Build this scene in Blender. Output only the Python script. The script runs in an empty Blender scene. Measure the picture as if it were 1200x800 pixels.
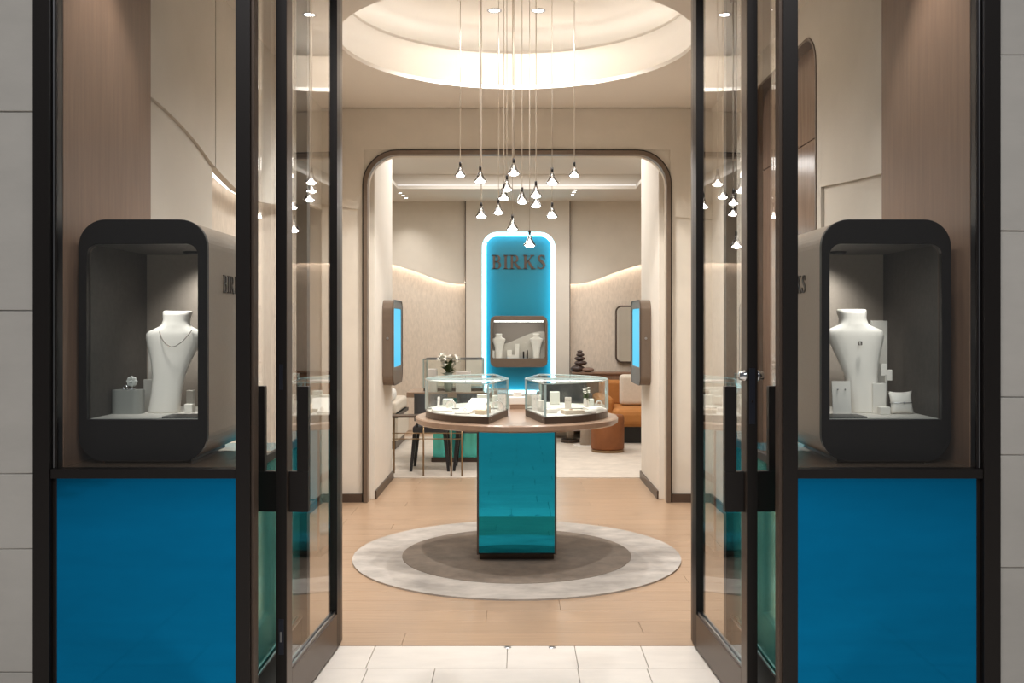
import bpy, math, random
from math import pi, sin, cos, sqrt
random.seed(7)
S = bpy.context.scene
COL = S.collection
F = 1130.0
EYE = 1.55
# ------------------------------------------------------------------ camera
cd = bpy.data.cameras.new('camera'); cam = bpy.data.objects.new('camera', cd); COL.objects.link(cam)
cam.location = (0, 0, EYE); cam.rotation_euler = (pi/2, 0, 0)
cd.sensor_width = 36.0; cd.lens = F/1200*36.0
cd.shift_x = -5.5/1200; cd.shift_y = -18/1200
cd.clip_start = 0.05
S.camera = cam
# ------------------------------------------------------------------ world, exposure, large lights
w = bpy.data.worlds.new('world'); S.world = w; w.use_nodes = True
w.node_tree.nodes['Background'].inputs[0].default_value = (0.62, 0.64, 0.66, 1)
w.node_tree.nodes['Background'].inputs[1].default_value = 0.13
S.view_settings.view_transform = 'Standard'; S.view_settings.look = 'None'
S.view_settings.exposure = 0.50; S.view_settings.gamma = 1.0
S.cycles.max_bounces = 10; S.cycles.diffuse_bounces = 5; S.cycles.glossy_bounces = 5
S.cycles.transmission_bounces = 8; S.cycles.transparent_max_bounces = 24
S.cycles.caustics_reflective = False; S.cycles.caustics_refractive = False
S.cycles.sample_clamp_indirect = 6.0

def area(name, loc, size, power, color=(1, .9, .78), rot=(0, 0, 0), size_y=None, spread=pi):
    l = bpy.data.lights.new(name, 'AREA'); l.energy = power; l.color = color
    l.shape = 'RECTANGLE' if size_y else 'DISK'
    l.size = size
    if size_y: l.size_y = size_y
    l.spread = spread
    o = bpy.data.objects.new(name, l); o.location = loc; o.rotation_euler = rot; COL.objects.link(o); return o
def spot(name, loc, power, angle=1.6, color=(1, .9, .78), rot=(0, 0, 0), blend=.6, r=.03):
    l = bpy.data.lights.new(name, 'SPOT'); l.energy = power; l.color = color
    l.spot_size = angle; l.spot_blend = blend; l.shadow_soft_size = r
    o = bpy.data.objects.new(name, l); o.location = loc; o.rotation_euler = rot; COL.objects.link(o); return o
WARM = (1, .98, .955); WHITE = (1, .96, .92)
area('mall_fill_light', (0, -.6, 4.8), 5.0, 185, (.98, .98, 1), size_y=3.0)  # unseen lamp added above the camera to light piers and paving outside

# ------------------------------------------------------------------ materials
def lin(c):
    return tuple(((v/255)/12.92 if v/255 <= .04045 else (((v/255)+.055)/1.055)**2.4) for v in c)
MATS = {}
def mat(name, rgb, rough=.6, metal=0.0, noise=0.0, scale=20, stretch=(1, 1, 1), bump=0.0, rnd=0.0, emit=None, estr=0, coat=0, rgb2=None, spec=None):
    if name in MATS: return MATS[name]
    m = bpy.data.materials.new(name); m.use_nodes = True; MATS[name] = m
    nt = m.node_tree; b = nt.nodes['Principled BSDF']
    base = lin(rgb)
    b.inputs['Base Color'].default_value = (*base, 1)
    b.inputs['Roughness'].default_value = rough; b.inputs['Metallic'].default_value = metal
    if spec is not None: b.inputs['Specular IOR Level'].default_value = spec
    if coat: b.inputs['Coat Weight'].default_value = coat; b.inputs['Coat Roughness'].default_value = .05
    if emit: b.inputs['Emission Color'].default_value = (*emit, 1); b.inputs['Emission Strength'].default_value = estr
    last = None
    if noise or bump:
        tc = nt.nodes.new('ShaderNodeTexCoord'); mp = nt.nodes.new('ShaderNodeMapping')
        mp.inputs['Scale'].default_value = stretch
        geo = nt.nodes.new('ShaderNodeNewGeometry')
        nt.links.new(geo.outputs['Position'], mp.inputs['Vector'])
        n = nt.nodes.new('ShaderNodeTexNoise'); n.inputs['Scale'].default_value = scale; n.inputs['Detail'].default_value = 6; n.inputs['Roughness'].default_value = .62
        nt.links.new(mp.outputs[0], n.inputs['Vector'])
        if noise:
            cr = nt.nodes.new('ShaderNodeValToRGB')
            a = rgb2 and lin(rgb2) or tuple(max(0, v*(1-noise)) for v in base)
            c2 = rgb2 and base or tuple(min(1, v*(1+noise)) for v in base)
            cr.color_ramp.elements[0].position = .3; cr.color_ramp.elements[1].position = .7
            cr.color_ramp.elements[0].color = (*a, 1); cr.color_ramp.elements[1].color = (*c2, 1)
            nt.links.new(n.outputs['Fac'], cr.inputs[0]); last = cr.outputs[0]
        if bump:
            bp = nt.nodes.new('ShaderNodeBump'); bp.inputs['Strength'].default_value = bump; bp.inputs['Distance'].default_value = .004
            nt.links.new(n.outputs['Fac'], bp.inputs['Height']); nt.links.new(bp.outputs[0], b.inputs['Normal'])
    if rnd:
        oi = nt.nodes.new('ShaderNodeObjectInfo'); mr = nt.nodes.new('ShaderNodeMapRange')
        mr.inputs['To Min'].default_value = 1-rnd; mr.inputs['To Max'].default_value = 1+rnd
        nt.links.new(oi.outputs['Random'], mr.inputs['Value'])
        hs = nt.nodes.new('ShaderNodeHueSaturation'); nt.links.new(mr.outputs[0], hs.inputs['Value'])
        if last: nt.links.new(last, hs.inputs['Color'])
        else: hs.inputs['Color'].default_value = (*base, 1)
        last = hs.outputs[0]
    if last: nt.links.new(last, b.inputs['Base Color'])
    return m
def emis(name, rgb, s):
    m = bpy.data.materials.new(name); m.use_nodes = True; nt = m.node_tree; nt.nodes.clear()
    e = nt.nodes.new('ShaderNodeEmission'); e.inputs[0].default_value = (*rgb, 1); e.inputs[1].default_value = s
    o = nt.nodes.new('ShaderNodeOutputMaterial'); nt.links.new(e.outputs[0], o.inputs[0]); return m
def glassmat(name, tint=(1, 1, 1), ior=1.45, two=False):
    m = bpy.data.materials.new(name); m.use_nodes = True; nt = m.node_tree; nt.nodes.clear()
    t = nt.nodes.new('ShaderNodeBsdfTransparent'); t.inputs[0].default_value = (*tint, 1)
    g = nt.nodes.new('ShaderNodeBsdfGlossy'); g.inputs['Roughness'].default_value = 0.0
    f = nt.nodes.new('ShaderNodeFresnel'); f.inputs[0].default_value = ior
    geo = nt.nodes.new('ShaderNodeNewGeometry'); inv = nt.nodes.new('ShaderNodeMath'); inv.operation = 'SUBTRACT'; inv.inputs[0].default_value = 1
    nt.links.new(geo.outputs['Backfacing'], inv.inputs[1])
    mu = nt.nodes.new('ShaderNodeMath'); mu.operation = 'MULTIPLY'
    fo = f.outputs[0]
    if two:   # both faces of the pane reflect: 2R/(1+R)
        ad = nt.nodes.new('ShaderNodeMath'); ad.operation = 'ADD'; ad.inputs[1].default_value = 1; nt.links.new(fo, ad.inputs[0])
        dv = nt.nodes.new('ShaderNodeMath'); dv.operation = 'DIVIDE'; nt.links.new(fo, dv.inputs[0]); nt.links.new(ad.outputs[0], dv.inputs[1])
        m2 = nt.nodes.new('ShaderNodeMath'); m2.operation = 'MULTIPLY'; m2.inputs[1].default_value = 2; nt.links.new(dv.outputs[0], m2.inputs[0]); fo = m2.outputs[0]
    nt.links.new(fo, mu.inputs[0]); nt.links.new(inv.outputs[0], mu.inputs[1])
    mx = nt.nodes.new('ShaderNodeMixShader'); o = nt.nodes.new('ShaderNodeOutputMaterial')
    nt.links.new(mu.outputs[0], mx.inputs[0]); nt.links.new(t.outputs[0], mx.inputs[1]); nt.links.new(g.outputs[0], mx.inputs[2]); nt.links.new(mx.outputs[0], o.inputs[0])
    return m
GLASS = glassmat('clear_glass', (.985, .992, .99), 1.5, True); CASEGLASS = glassmat('case_glass', (.975, .99, .985), 1.45)
EDGE = mat('glass_edge', (186, 205, 202), .15, .2, coat=.5)
BEIGE = mat('beige_wall', (212, 203, 189), .8, noise=.04, scale=3, bump=.15)
BEIGE_UP = mat('beige_panel', (217, 209, 197), .75, noise=.03, scale=4)
LINEN = mat('linen_wallcovering', (220, 206, 190), .9, noise=.10, scale=14, stretch=(3, 3, 1), bump=.4)
CEIL = mat('ceiling_plaster', (226, 219, 209), .9)
WOODFLOOR = mat('oak_plank', (172, 144, 118), .30, noise=.10, scale=9, stretch=(.35, 6, 1), rnd=.045, spec=.35)
TILE = mat('pale_stone_tile', (226, 217, 207), .3, noise=.05, scale=5, stretch=(1, 3, 1), rnd=.02)
GROUT = mat('grout', (170, 160, 150), .9)
DARK = mat('blackened_bronze', (38, 34, 32), .38, .55)
BRONZE = mat('bronze_metal', (118, 102, 88), .42, .4, noise=.05, scale=30)
BRONZE2 = mat('brown_bronze', (88, 74, 64), .38, .5)
WOODWALL = mat('brown_wood_veneer', (138, 110, 90), .5, noise=.12, scale=7, stretch=(5, 5, .35), bump=.1)
WOODGLOSS = mat('polished_brown_wood', (138, 114, 98), .16, noise=.2, scale=7, stretch=(5, 5, .35))
STONE = mat('grey_limestone', (176, 172, 165), .75, noise=.06, scale=2.5, stretch=(1, 1, 2.2), bump=.4, rnd=.04)
def bluemirror(name, face, rough):
    return mat(name, face, rough, .92, noise=.06, scale=2.5, stretch=(1, 1, 5))
BLUE = bluemirror('blue_lacquer_glass', (0, 126, 182), .06)
TEAL = bluemirror('teal_lacquer_glass', (24, 152, 178), .02)
SIDETEAL = mat('teal_side_glass', (96, 208, 200), .10, .7)
SIGNBLUE = mat('sign_blue', (10, 132, 158), .4)
TAUPE = mat('taupe_leather', (172, 156, 140), .5, noise=.04, scale=90, bump=.2)
CASEGREY = mat('case_grey_linen', (122, 113, 105), .8, noise=.1, scale=60, bump=.3)
CASEDARK = mat('case_dark_linen', (74, 68, 62), .6, noise=.14, scale=40, bump=.3)
WHITE_M = mat('white_leatherette', (238, 232, 224), .5)
PALE = mat('pale_grey_suede', (205, 200, 192), .7)
GREYBLOCK = mat('grey_block', (150, 150, 145), .5)
SILVER = mat('silver', (225, 225, 228), .12, 1.0)
SATIN = mat('satin_steel', (170, 170, 172), .3, 1.0)
DARKSTEEL = mat('dark_steel', (62, 64, 74), .3, .8)
GOLD = mat('rose_gold', (214, 160, 120), .2, 1.0)
BRASS = mat('aged_brass', (150, 125, 95), .3, .9)
TABLEWOOD = mat('table_oak_veneer', (158, 130, 108), .32, noise=.08, scale=9, stretch=(.6, 6, 1), coat=.4)
RUGOUT = mat('rug_silver', (176, 169, 161), .95, noise=.3, scale=3.2, stretch=(1, 1.6, 1), bump=.8)
RUGIN = mat('rug_taupe', (126, 114, 102), .95, noise=.25, scale=6, bump=.8)
CARPET = mat('carpet_pale', (200, 188, 174), .95, noise=.1, scale=6, bump=.5)
TAN = mat('tan_velvet', (180, 118, 58), .75, noise=.06, scale=12)
COGNAC = mat('cognac_velvet', (138, 82, 42), .6, noise=.12, scale=9)
CREAM = mat('cream_linen', (216, 204, 188), .85, noise=.05, scale=50, bump=.2)
DARKGREY = mat('charcoal_upholstery', (72, 72, 74), .8)
BLACKWOOD = mat('black_wood', (28, 25, 24), .4)
LEAF = mat('leaf_green', (70, 92, 48), .6)
PETAL = mat('petal_white', (245, 242, 232), .7)
PEBBLE = mat('dark_pebble', (66, 50, 44), .45, rnd=.15)
MIRROR = mat('mirror_glass', (235, 235, 235), .01, 1.0)
LED = emis('led_warm', (1, .93, .86), 3.2); LEDC = emis('led_cyan', (.42, .86, 1.0), 4.4)
LEDW = emis('led_white', (1, .97, .93), 2.6); BULB = emis('bulb', (1, .97, .92), 22)
LENS = emis('downlight_lens', (1, .95, .88), 8)

# ------------------------------------------------------------------ mesh helpers
class MB:
    def __init__(s): s.v = []; s.f = []; s.sm = []
    def add(s, vs, fs, smooth=False):
        k = len(s.v); s.v += [tuple(p) for p in vs]; s.f += [tuple(i+k for i in f) for f in fs]; s.sm += [smooth]*len(fs); return s
    def box(s, x0, x1, y0, y1, z0, z1):
        s.add([(x0,y0,z0),(x1,y0,z0),(x1,y1,z0),(x0,y1,z0),(x0,y0,z1),(x1,y0,z1),(x1,y1,z1),(x0,y1,z1)],
              [(0,3,2,1),(4,5,6,7),(0,1,5,4),(1,2,6,5),(2,3,7,6),(3,0,4,7)]); return s
    def prism(s, pts, a, b, fn, smooth=False, cap=True):   # pts 2D ccw, fn(u,v,t)->xyz
        n = len(pts)
        vs = [fn(u, v, a) for u, v in pts]+[fn(u, v, b) for u, v in pts]
        s.add(vs, [(i, (i+1) % n, n+(i+1) % n, n+i) for i in range(n)], smooth)
        if cap: s.add(vs, [tuple(range(n))[::-1], tuple(range(n, 2*n))])
        return s
    def ring(s, po, pi_, a, b, fn):
        n = len(po); vs = [fn(u,v,a) for u,v in po]+[fn(u,v,b) for u,v in po]+[fn(u,v,a) for u,v in pi_]+[fn(u,v,b) for u,v in pi_]
        fs = []
        for i in range(n):
            j = (i+1) % n
            fs += [(i,j,n+j,n+i),(2*n+j,2*n+i,3*n+i,3*n+j),(j,i,2*n+i,2*n+j),(n+i,n+j,3*n+j,3*n+i)]
        s.add(vs, fs); return s
    def lathe(s, prof, c=(0,0,0), seg=24, smooth=True, ax='z', cap=True):
        vs = []; fs = []; m = len(prof)
        for i in range(seg):
            a = 2*pi*i/seg
            for r, z in prof:
                if ax == 'z': vs.append((c[0]+r*cos(a), c[1]+r*sin(a), c[2]+z))
                elif ax == 'y': vs.append((c[0]+r*cos(a), c[1]+z, c[2]+r*sin(a)))
                else: vs.append((c[0]+z, c[1]+r*cos(a), c[2]+r*sin(a)))
        for i in range(seg):
            j = (i+1) % seg
            for k in range(m-1):
                fs.append((i*m+k, j*m+k, j*m+k+1, i*m+k+1))
        s.add(vs, fs, smooth)
        if cap and prof[0][0] > 1e-5: s.add([vs[i*m] for i in range(seg)], [tuple(range(seg))[::-1]])
        if cap and prof[-1][0] > 1e-5: s.add([vs[i*m+m-1] for i in range(seg)], [tuple(range(seg))])
        return s
    def cyl(s, c, r, z0, z1, seg=24): return s.lathe([(r, z0), (r, z1)], c, seg)
    def tube(s, pts, r, seg=8, smooth=True, closed=False):
        n = len(pts); vs = []; fs = []
        for i, p in enumerate(pts):
            a = pts[(i-1) % n] if (i > 0 or closed) else p
            b = pts[(i+1) % n] if (i < n-1 or closed) else p
            d = [b[k]-a[k] for k in range(3)]; L = sqrt(sum(q*q for q in d)) or 1; d = [q/L for q in d]
            up = (0,0,1) if abs(d[2]) < .95 else (1,0,0)
            u = (d[1]*up[2]-d[2]*up[1], d[2]*up[0]-d[0]*up[2], d[0]*up[1]-d[1]*up[0]); L = sqrt(sum(q*q for q in u)); u = [q/L for q in u]
            v = (d[1]*u[2]-d[2]*u[1], d[2]*u[0]-d[0]*u[2], d[0]*u[1]-d[1]*u[0])
            rr = r[i] if isinstance(r, (list, tuple)) else r
            for k in range(seg):
                t = 2*pi*k/seg; vs.append(tuple(p[q]+rr*(u[q]*cos(t)+v[q]*sin(t)) for q in range(3)))
        for i in range(n if closed else n-1):
            j = (i+1) % n
            for k in range(seg):
                l = (k+1) % seg; fs.append((i*seg+k, j*seg+k, j*seg+l, i*seg+l))
        s.add(vs, fs, smooth)
        if not closed: s.add(vs, [tuple(range(seg)), tuple(range((n-1)*seg, n*seg))[::-1]])
        return s
    def strip(s, us, lo, hi, t0, t1, fn):   # panel between curves lo(u) and hi(u)
        n = len(us); vs = []
        for u, a, b in zip(us, lo, hi): vs += [fn(u,a,t0), fn(u,b,t0), fn(u,a,t1), fn(u,b,t1)]
        fs = []
        for i in range(n-1):
            a = 4*i; b = a+4
            fs += [(a,b,b+1,a+1),(a+2,a+3,b+3,b+2),(a,a+2,b+2,b),(a+1,b+1,b+3,a+3)]
        fs += [(0,1,3,2),(4*n-4,4*n-2,4*n-1,4*n-3)]
        s.add(vs, fs); return s
    def build(s, name, m, parent=None, bevel=0, loc=None, rotz=0, subsurf=0, **tags):
        me = bpy.data.meshes.new(name); me.from_pydata(s.v, [], s.f); me.update()
        for p, q in zip(me.polygons, s.sm): p.use_smooth = q
        me.materials.append(m)
        import bmesh
        bm = bmesh.new(); bm.from_mesh(me); bmesh.ops.remove_doubles(bm, verts=bm.verts, dist=1e-6); bmesh.ops.recalc_face_normals(bm, faces=bm.faces); bm.to_mesh(me); bm.free()
        o = bpy.data.objects.new(name, me); COL.objects.link(o)
        if parent: o.parent = parent
        if loc: o.location = loc
        if rotz: o.rotation_euler = (0, 0, rotz)
        if bevel:
            b = o.modifiers.new('bevel', 'BEVEL'); b.width = bevel; b.segments = 3; b.limit_method = 'ANGLE'; b.angle_limit = .6
            try: b.harden_normals = False
            except Exception: pass
        if subsurf:
            d = o.modifiers.new('sub', 'SUBSURF'); d.levels = subsurf; d.render_levels = subsurf
        for k, v in tags.items(): o[k] = v
        return o
def thing(name, label, cat, loc=(0,0,0), rotz=0, group=None):
    o = bpy.data.objects.new(name, None); COL.objects.link(o); o.location = loc; o.rotation_euler = (0,0,rotz)
    o.empty_display_size = .05
    o['label'] = label; o['category'] = cat
    if group: o['group'] = group
    return o
def struct(name, label=None, cat=None):
    o = bpy.data.objects.new(name, None); COL.objects.link(o); o['kind'] = 'structure'
    o['label'] = label or name.replace('_', ' '); o['category'] = cat or name.split('_')[0]
    return o
def tag(o, label, cat, group=None, kind=None):
    o['label'] = label; o['category'] = cat
    if group: o['group'] = group
    if kind: o['kind'] = kind
    return o
def rrect(x0, x1, z0, z1, r, n=8, rb=None):
    rb = r if rb is None else rb
    p = []
    for cx, cz, a0, q in ((x1, z0, -pi/2, rb), (x1, z1, 0, r), (x0, z1, pi/2, r), (x0, z0, pi, rb)):
        ccx = cx-q if cx == x1 else cx+q; ccz = cz-q if cz == z1 else cz+q
        for i in range(n+1):
            a = a0+pi/2*i/n; p.append((ccx+q*cos(a), ccz+q*sin(a)))
    return p
XZ = lambda u, v, t: (u, t, v)        # face towards camera, t = depth
YZ = lambda u, v, t: (t, u, v)        # side wall, u = depth
XY = lambda u, v, t: (u, v, t)
def px(x, y, D): return ((x-605.5)*D/F, D, EYE-(y-382)*D/F)

# ------------------------------------------------------------------ setting: floors
fl = struct('floor', 'warm oak plank floor of the shop with pale stone threshold', 'floor')
MB().box(-1.85, 1.85, 4.68, 9.84, -.06, -.012).build('subfloor', GROUT, fl)
y = 4.683; k = 0; PLANK = {}
def plank(x0, x1, y0, y1, m, name, z=0, th=.012):
    key = (round(x1-x0, 3), round(y1-y0, 3), m.name)
    if key not in PLANK:
        o = MB().box(0, x1-x0, 0, y1-y0, -th, 0).build(name, m, fl, bevel=.0012); o.modifiers['bevel'].segments = 1; PLANK[key] = o
    else:
        o = PLANK[key].copy(); COL.objects.link(o); o.parent = fl
    o.location = (x0, y0, z); return o
PW = .1907
while y < 9.83:
    d = min(PW, 9.84-y)
    xs = [-1.76]; off = random.choice([.4, .8, 1.2, 1.6])
    xs.append(-1.76+off)
    while xs[-1]+1.8 < 1.76: xs.append(round(xs[-1]+1.6, 3))
    xs.append(1.76)
    for a, b in zip(xs[:-1], xs[1:]): plank(a, b-.0015, y, y+d-.0015, WOODFLOOR, 'plank')
    y += PW
# stone tiles outside
MB().box(-6, 6, -4, 4.68, -.06, -.013).build('threshold_bed', GROUT, fl)
rows = {0: [-1.3, -.685, -.045, .28, .6, 1.25], 1: [-1.27, -.675, -.37, .276, .59, 1.2]}
yy = 4.675; r = 0
while yy > 1.9:
    js = rows.get(r) or [(-1.5+(r % 3)*.22)+.62*i for i in range(5)]
    js = [-2.9, -2.4, -1.85]+[j for j in js if j > -1.7]+[1.9, 2.45, 2.9]
    js = sorted(js)
    for a, b in zip(js[:-1], js[1:]):
        plank(a+.0015, b-.0015, yy-.307, yy, TILE, 'tile')
    yy -= .31; r += 1
mb = MB(); k = 0
while yy > -3.0:
    for i in range(-7, 8):
        x = .62*i+(.31 if k % 2 else 0); mb.box(x+.0015, x+.6185, yy-.307, yy, -.012, -.0002*(i % 2))
    yy -= .31; k += 1
mb.build('tile', TILE, fl, kind='stuff')

# ------------------------------------------------------------------ stone piers outside
for sx, joints, nm in ((-1, [0, .26, .72, 1.0, 1.607, 2.35, 3.4], 'wall_left_outside'), (1, [0, .65, 1.07, 1.285, 1.905, 2.56, 3.4], 'wall_right_outside')):
    wst = struct(nm, ('left' if sx < 0 else 'right')+' grey limestone pier beside the entrance', 'wall')
    x0, x1 = (1.80, 3.2)
    MB().box(min(sx*x0, sx*x1), max(sx*x0, sx*x1), 3.64, 3.9, 0, 3.4).build('backing', GROUT, wst)
    for i, (a, b) in enumerate(zip(joints[:-1], joints[1:])):
        pr = random.uniform(.0, .012); tl = random.uniform(-.006, .006)
        o = MB().strip([x0*sx, x1*sx], [a+.001, a+.001+tl*3], [b-.001, b-.001], 3.60-pr, 3.645, XZ).build('stone', STONE, wst, bevel=.004)
# ------------------------------------------------------------------ fascia over storefront (out of frame)
fw = struct('wall_front', 'dark fascia above the storefront', 'wall')
MB().box(-3.2, 3.2, 3.60, 3.72, 3.4, 4.2).build('fascia', DARK, fw)

# ------------------------------------------------------------------ side walls of the front room
def wave(D, side):
    if side < 0: return 2.50-.13*sin((D-4.9)*1.05)*1.0 + (.05 if D < 4.7 else 0)*0 if D < 9 else 2.4
    return 2.27+.065*((D-4.546)/.9)
LW = [(4.53, 2.634), (4.85, 2.602), (5.176, 2.544), (5.514, 2.453), (5.92, 2.388), (6.32, 2.37), (6.8, 2.41), (7.4, 2.50), (8.0, 2.56), (8.5, 2.58)]
def interp(T, x):
    if x <= T[0][0]: return T[0][1]
    for (a, b), (c, d) in zip(T[:-1], T[1:]):
        if x <= c:
            t = (x-a)/(c-a); return b+(d-b)*t
    return T[-1][1]
def smooth(T, x, wd=.12):
    return sum(interp(T, x+wd*k/4) for k in range(-4, 5))/9
def lsp(a, b, n): return [a+(b-a)*i/(n-1) for i in range(n)]
WX = 1.72
wl = struct('wall_left', 'beige left wall of the front room with wavy lit recess')
MB().box(-WX-.3, -WX-.16, 3.7, 8.8, 0, 4.1).build('wall_core', BEIGE, wl)
MB().box(-WX-.16, -WX, 3.66, 4.533, 0, 3.47).build('wood_panel', WOODWALL, wl, label='brown wood veneer panel')
us = lsp(4.536, 5.508, 16); wv = [smooth(LW, u) for u in us]
MB().strip(us, wv, [3.47]*16, -WX-.16, -WX-.002, YZ).build('upper_panel', BEIGE_UP, wl)
MB().strip(us, [0]*16, [q-.002 for q in wv], -WX-.16, -WX-.018, YZ).build('lower_panel', BEIGE_UP, wl)
us = lsp(5.514, 8.5, 30); wv = [smooth(LW, u) for u in us]
MB().strip(us, wv, [3.47]*30, -WX-.045, -WX, YZ).build('upper_panel', BEIGE_UP, wl)
MB().box(-WX-.16, -WX-.12, 5.51, 8.5, 0, 3.47).build('lower_wall', LINEN, wl)
MB().tube([(-WX-.085, u, q+.03) for u, q in zip(us, wv)], .008, 6).build('led_strip', LED, wl)
wr = struct('wall_right', 'beige right wall of the front room with polished wood recess')
MB().box(WX+.16, WX+.3, 3.7, 8.8, 0, 4.1).build('wall_core', BEIGE, wr)
MB().box(WX, WX+.16, 3.66, 4.543, 0, 3.47).build('wood_panel', WOODWALL, wr, label='brown wood veneer panel')
RW = [(4.4, 2.262), (4.546, 2.27), (4.94, 2.295), (5.45, 2.338)]
us = lsp(4.546, 5.452, 12); wv = [smooth(RW, u, .05) for u in us]
MB().strip(us, wv, [3.47]*12, WX, WX+.16, YZ).build('upper_panel', BEIGE_UP, wr)
MB().strip(us, [0]*12, [q-.002 for q in wv], WX+.018, WX+.16, YZ).build('lower_panel', BEIGE_UP, wr)
# wall with rounded recess 5.54..7.02, top 3.24
po = rrect(5.454, 8.5, -.011, 3.47, .0005); pn = rrect(5.545, 7.02, -.010, 3.24, .2, rb=.001)
MB().ring(po, pn, WX, WX+.075, YZ).build('upper_panel', BEIGE_UP, wr)
MB().ring(rrect(5.53, 7.035, -.011, 3.255, .21, rb=.001), rrect(5.547, 7.018, -.010, 3.238, .198, rb=.001), WX-.006, WX+.07, YZ).build('recess_trim', BRONZE, wr, label='thin bronze trim round the recess')
MB().box(WX+.07, WX+.16, 5.45, 8.5, 0, 2.675).build('wood_door_panel', WOODGLOSS, wr)
MB().box(WX+.07, WX+.16, 5.45, 8.5, 2.682, 3.47).build('wood_door_panel', WOODGLOSS, wr)

# ------------------------------------------------------------------ far wall with rounded opening
wf = struct('wall_far', 'beige far wall of the front room around the rounded opening')
OX0, OX1, OZ = -1.345, 1.352, 3.09
po = rrect(-1.72, 1.72, -.011, 3.47, .0005); pn = rrect(OX0+.034, OX1-.034, -.010, OZ-.034, .27, rb=.0003)
MB().ring(po, pn, 8.5, 8.62, XZ).build('wall_panel', BEIGE, wf)
FW = [(-1.72, 2.60), (-1.36, 2.565)]
us = lsp(-1.72, OX0, 6)
MB().strip(us, [2.62-.05*(i/5) for i in range(6)], [3.465]*6, 8.488, 8.5, XZ).build('upper_panel', BEIGE, wf)
us = lsp(OX1, 1.72, 6)
MB().strip(us, [2.513-.004*i for i in range(6)], [3.465]*6, 8.488, 8.5, XZ).build('upper_panel', BEIGE, wf)
us = lsp(OX0, OX1, 24)
MB().strip(us, [3.10]*24, [3.465]*24, 8.488, 8.5, XZ).build('upper_panel', BEIGE, wf)
MB().ring(rrect(OX0, OX1, -.011, OZ, .30, rb=.0005), rrect(OX0+.035, OX1-.035, -.010, OZ-.035, .27, rb=.0004), 8.455, 8.54, XZ).build('opening_frame', BRONZE, wf, label='bronze frame round the opening')
MB().ring(rrect(OX0-.012, OX1+.012, -.011, OZ+.012, .31, rb=.0005), rrect(OX0-.0005, OX1+.0005, -.010, OZ+.0005, .30, rb=.0004), 8.47, 8.63, XZ).build('frame_reveal', DARK, wf, label='dark outer bead of the opening frame')
for sx, nm in ((-1, 'trim_1'), (1, 'trim_2')):
    t = struct(nm, ('left' if sx < 0 else 'right')+' bronze skirting of the far wall')
    a, b = sorted((sx*1.36, sx*1.71)); MB().box(a, b, 8.47, 8.5, 0, .075).build('skirting', BRONZE2, t)
for sx, nm in ((-1, 'baseboard_left'), (1, 'baseboard_right')):
    t = struct(nm, ('left' if sx < 0 else 'right')+' bronze baseboard through the passage')
    a, b = sorted((sx*(1.27), sx*(1.255))); MB().box(a, b, 8.63, 9.845, 0, .075).build('skirting', BRONZE2, t)
    MB().box(min(sx*1.72, sx*1.705), max(sx*1.72, sx*1.705), 5.6, 8.47, 0, .075).build('skirting', BRONZE2, t)
for sx, nm in ((-1, 'wall_left_passage'), (1, 'wall_right_passage')):
    t = struct(nm, ('left' if sx < 0 else 'right')+' pale wall of the passage', 'wall')
    a, b = sorted((sx*1.27, sx*2.0)); MB().box(a, b, 8.625, 9.84, 0, 3.385).build('wall_panel', BEIGE_UP, t, bevel=.006)

# ------------------------------------------------------------------ front room ceiling with round two-step cove
ce = struct('ceiling', 'cream ceiling with round stepped light cove')
CX, CY = 0.0, 6.60
def annulus_ceiling(mb, r, z0, z1, x0, x1, y0, y1, n=96):
    """flat slab with a round hole"""
    po, pi2 = [], []
    for i in range(n):
        a = 2*pi*i/n; c, s = cos(a), sin(a)
        tx = (x1-CX)/c if c > 1e-9 else ((x0-CX)/c if c < -1e-9 else 1e9)
        ty = (y1-CY)/s if s > 1e-9 else ((y0-CY)/s if s < -1e-9 else 1e9)
        t = min(tx, ty); po.append((CX+t*c, CY+t*s)); pi2.append((CX+r*c, CY+r*s))
    mb.ring(po, pi2, z0, z1, XY)
m = MB(); annulus_ceiling(m, 1.21, 3.47, 3.50, -2.0, 2.0, 3.72, 8.6); m.build('ceiling_slab', CEIL, ce)
def circ(r, n=96): return [(CX+r*cos(2*pi*i/n), CY+r*sin(2*pi*i/n)) for i in range(n)]
MB().lathe([(1.52, 3.50), (1.49, 3.57), (1.44, 3.64), (1.37, 3.70), (1.28, 3.735), (1.175, 3.745)], (CX, CY, 0), 96, cap=False).build('cove_wall', CEIL, ce)
MB().ring(circ(1.52), circ(1.175), 3.746, 3.765, XY).build('cove_step', CEIL, ce)
MB().lathe([(1.46, 3.765), (1.43, 3.82), (1.36, 3.875), (1.24, 3.92), (1.08, 3.945), (.9, 3.955), (0, 3.955)], (CX, CY, 0), 96, cap=False).build('dome', CEIL, ce)
MB().box(-1.6, 1.6, 5.0, 8.2, 4.0, 4.05).build('dome_back', CEIL, ce)
ring = lambda r, z: [(CX+r*cos(2*pi*i/96), CY+r*sin(2*pi*i/96), z) for i in range(96)]
LEDR = emis('led_cove', (1, .985, .965), 7.5)
MB().tube(ring(1.275, 3.508), .007, 6, closed=True).build('led_strip', LEDR, ce)
MB().tube(ring(1.235, 3.773), .007, 6, closed=True).build('led_strip', LEDR, ce)

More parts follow.
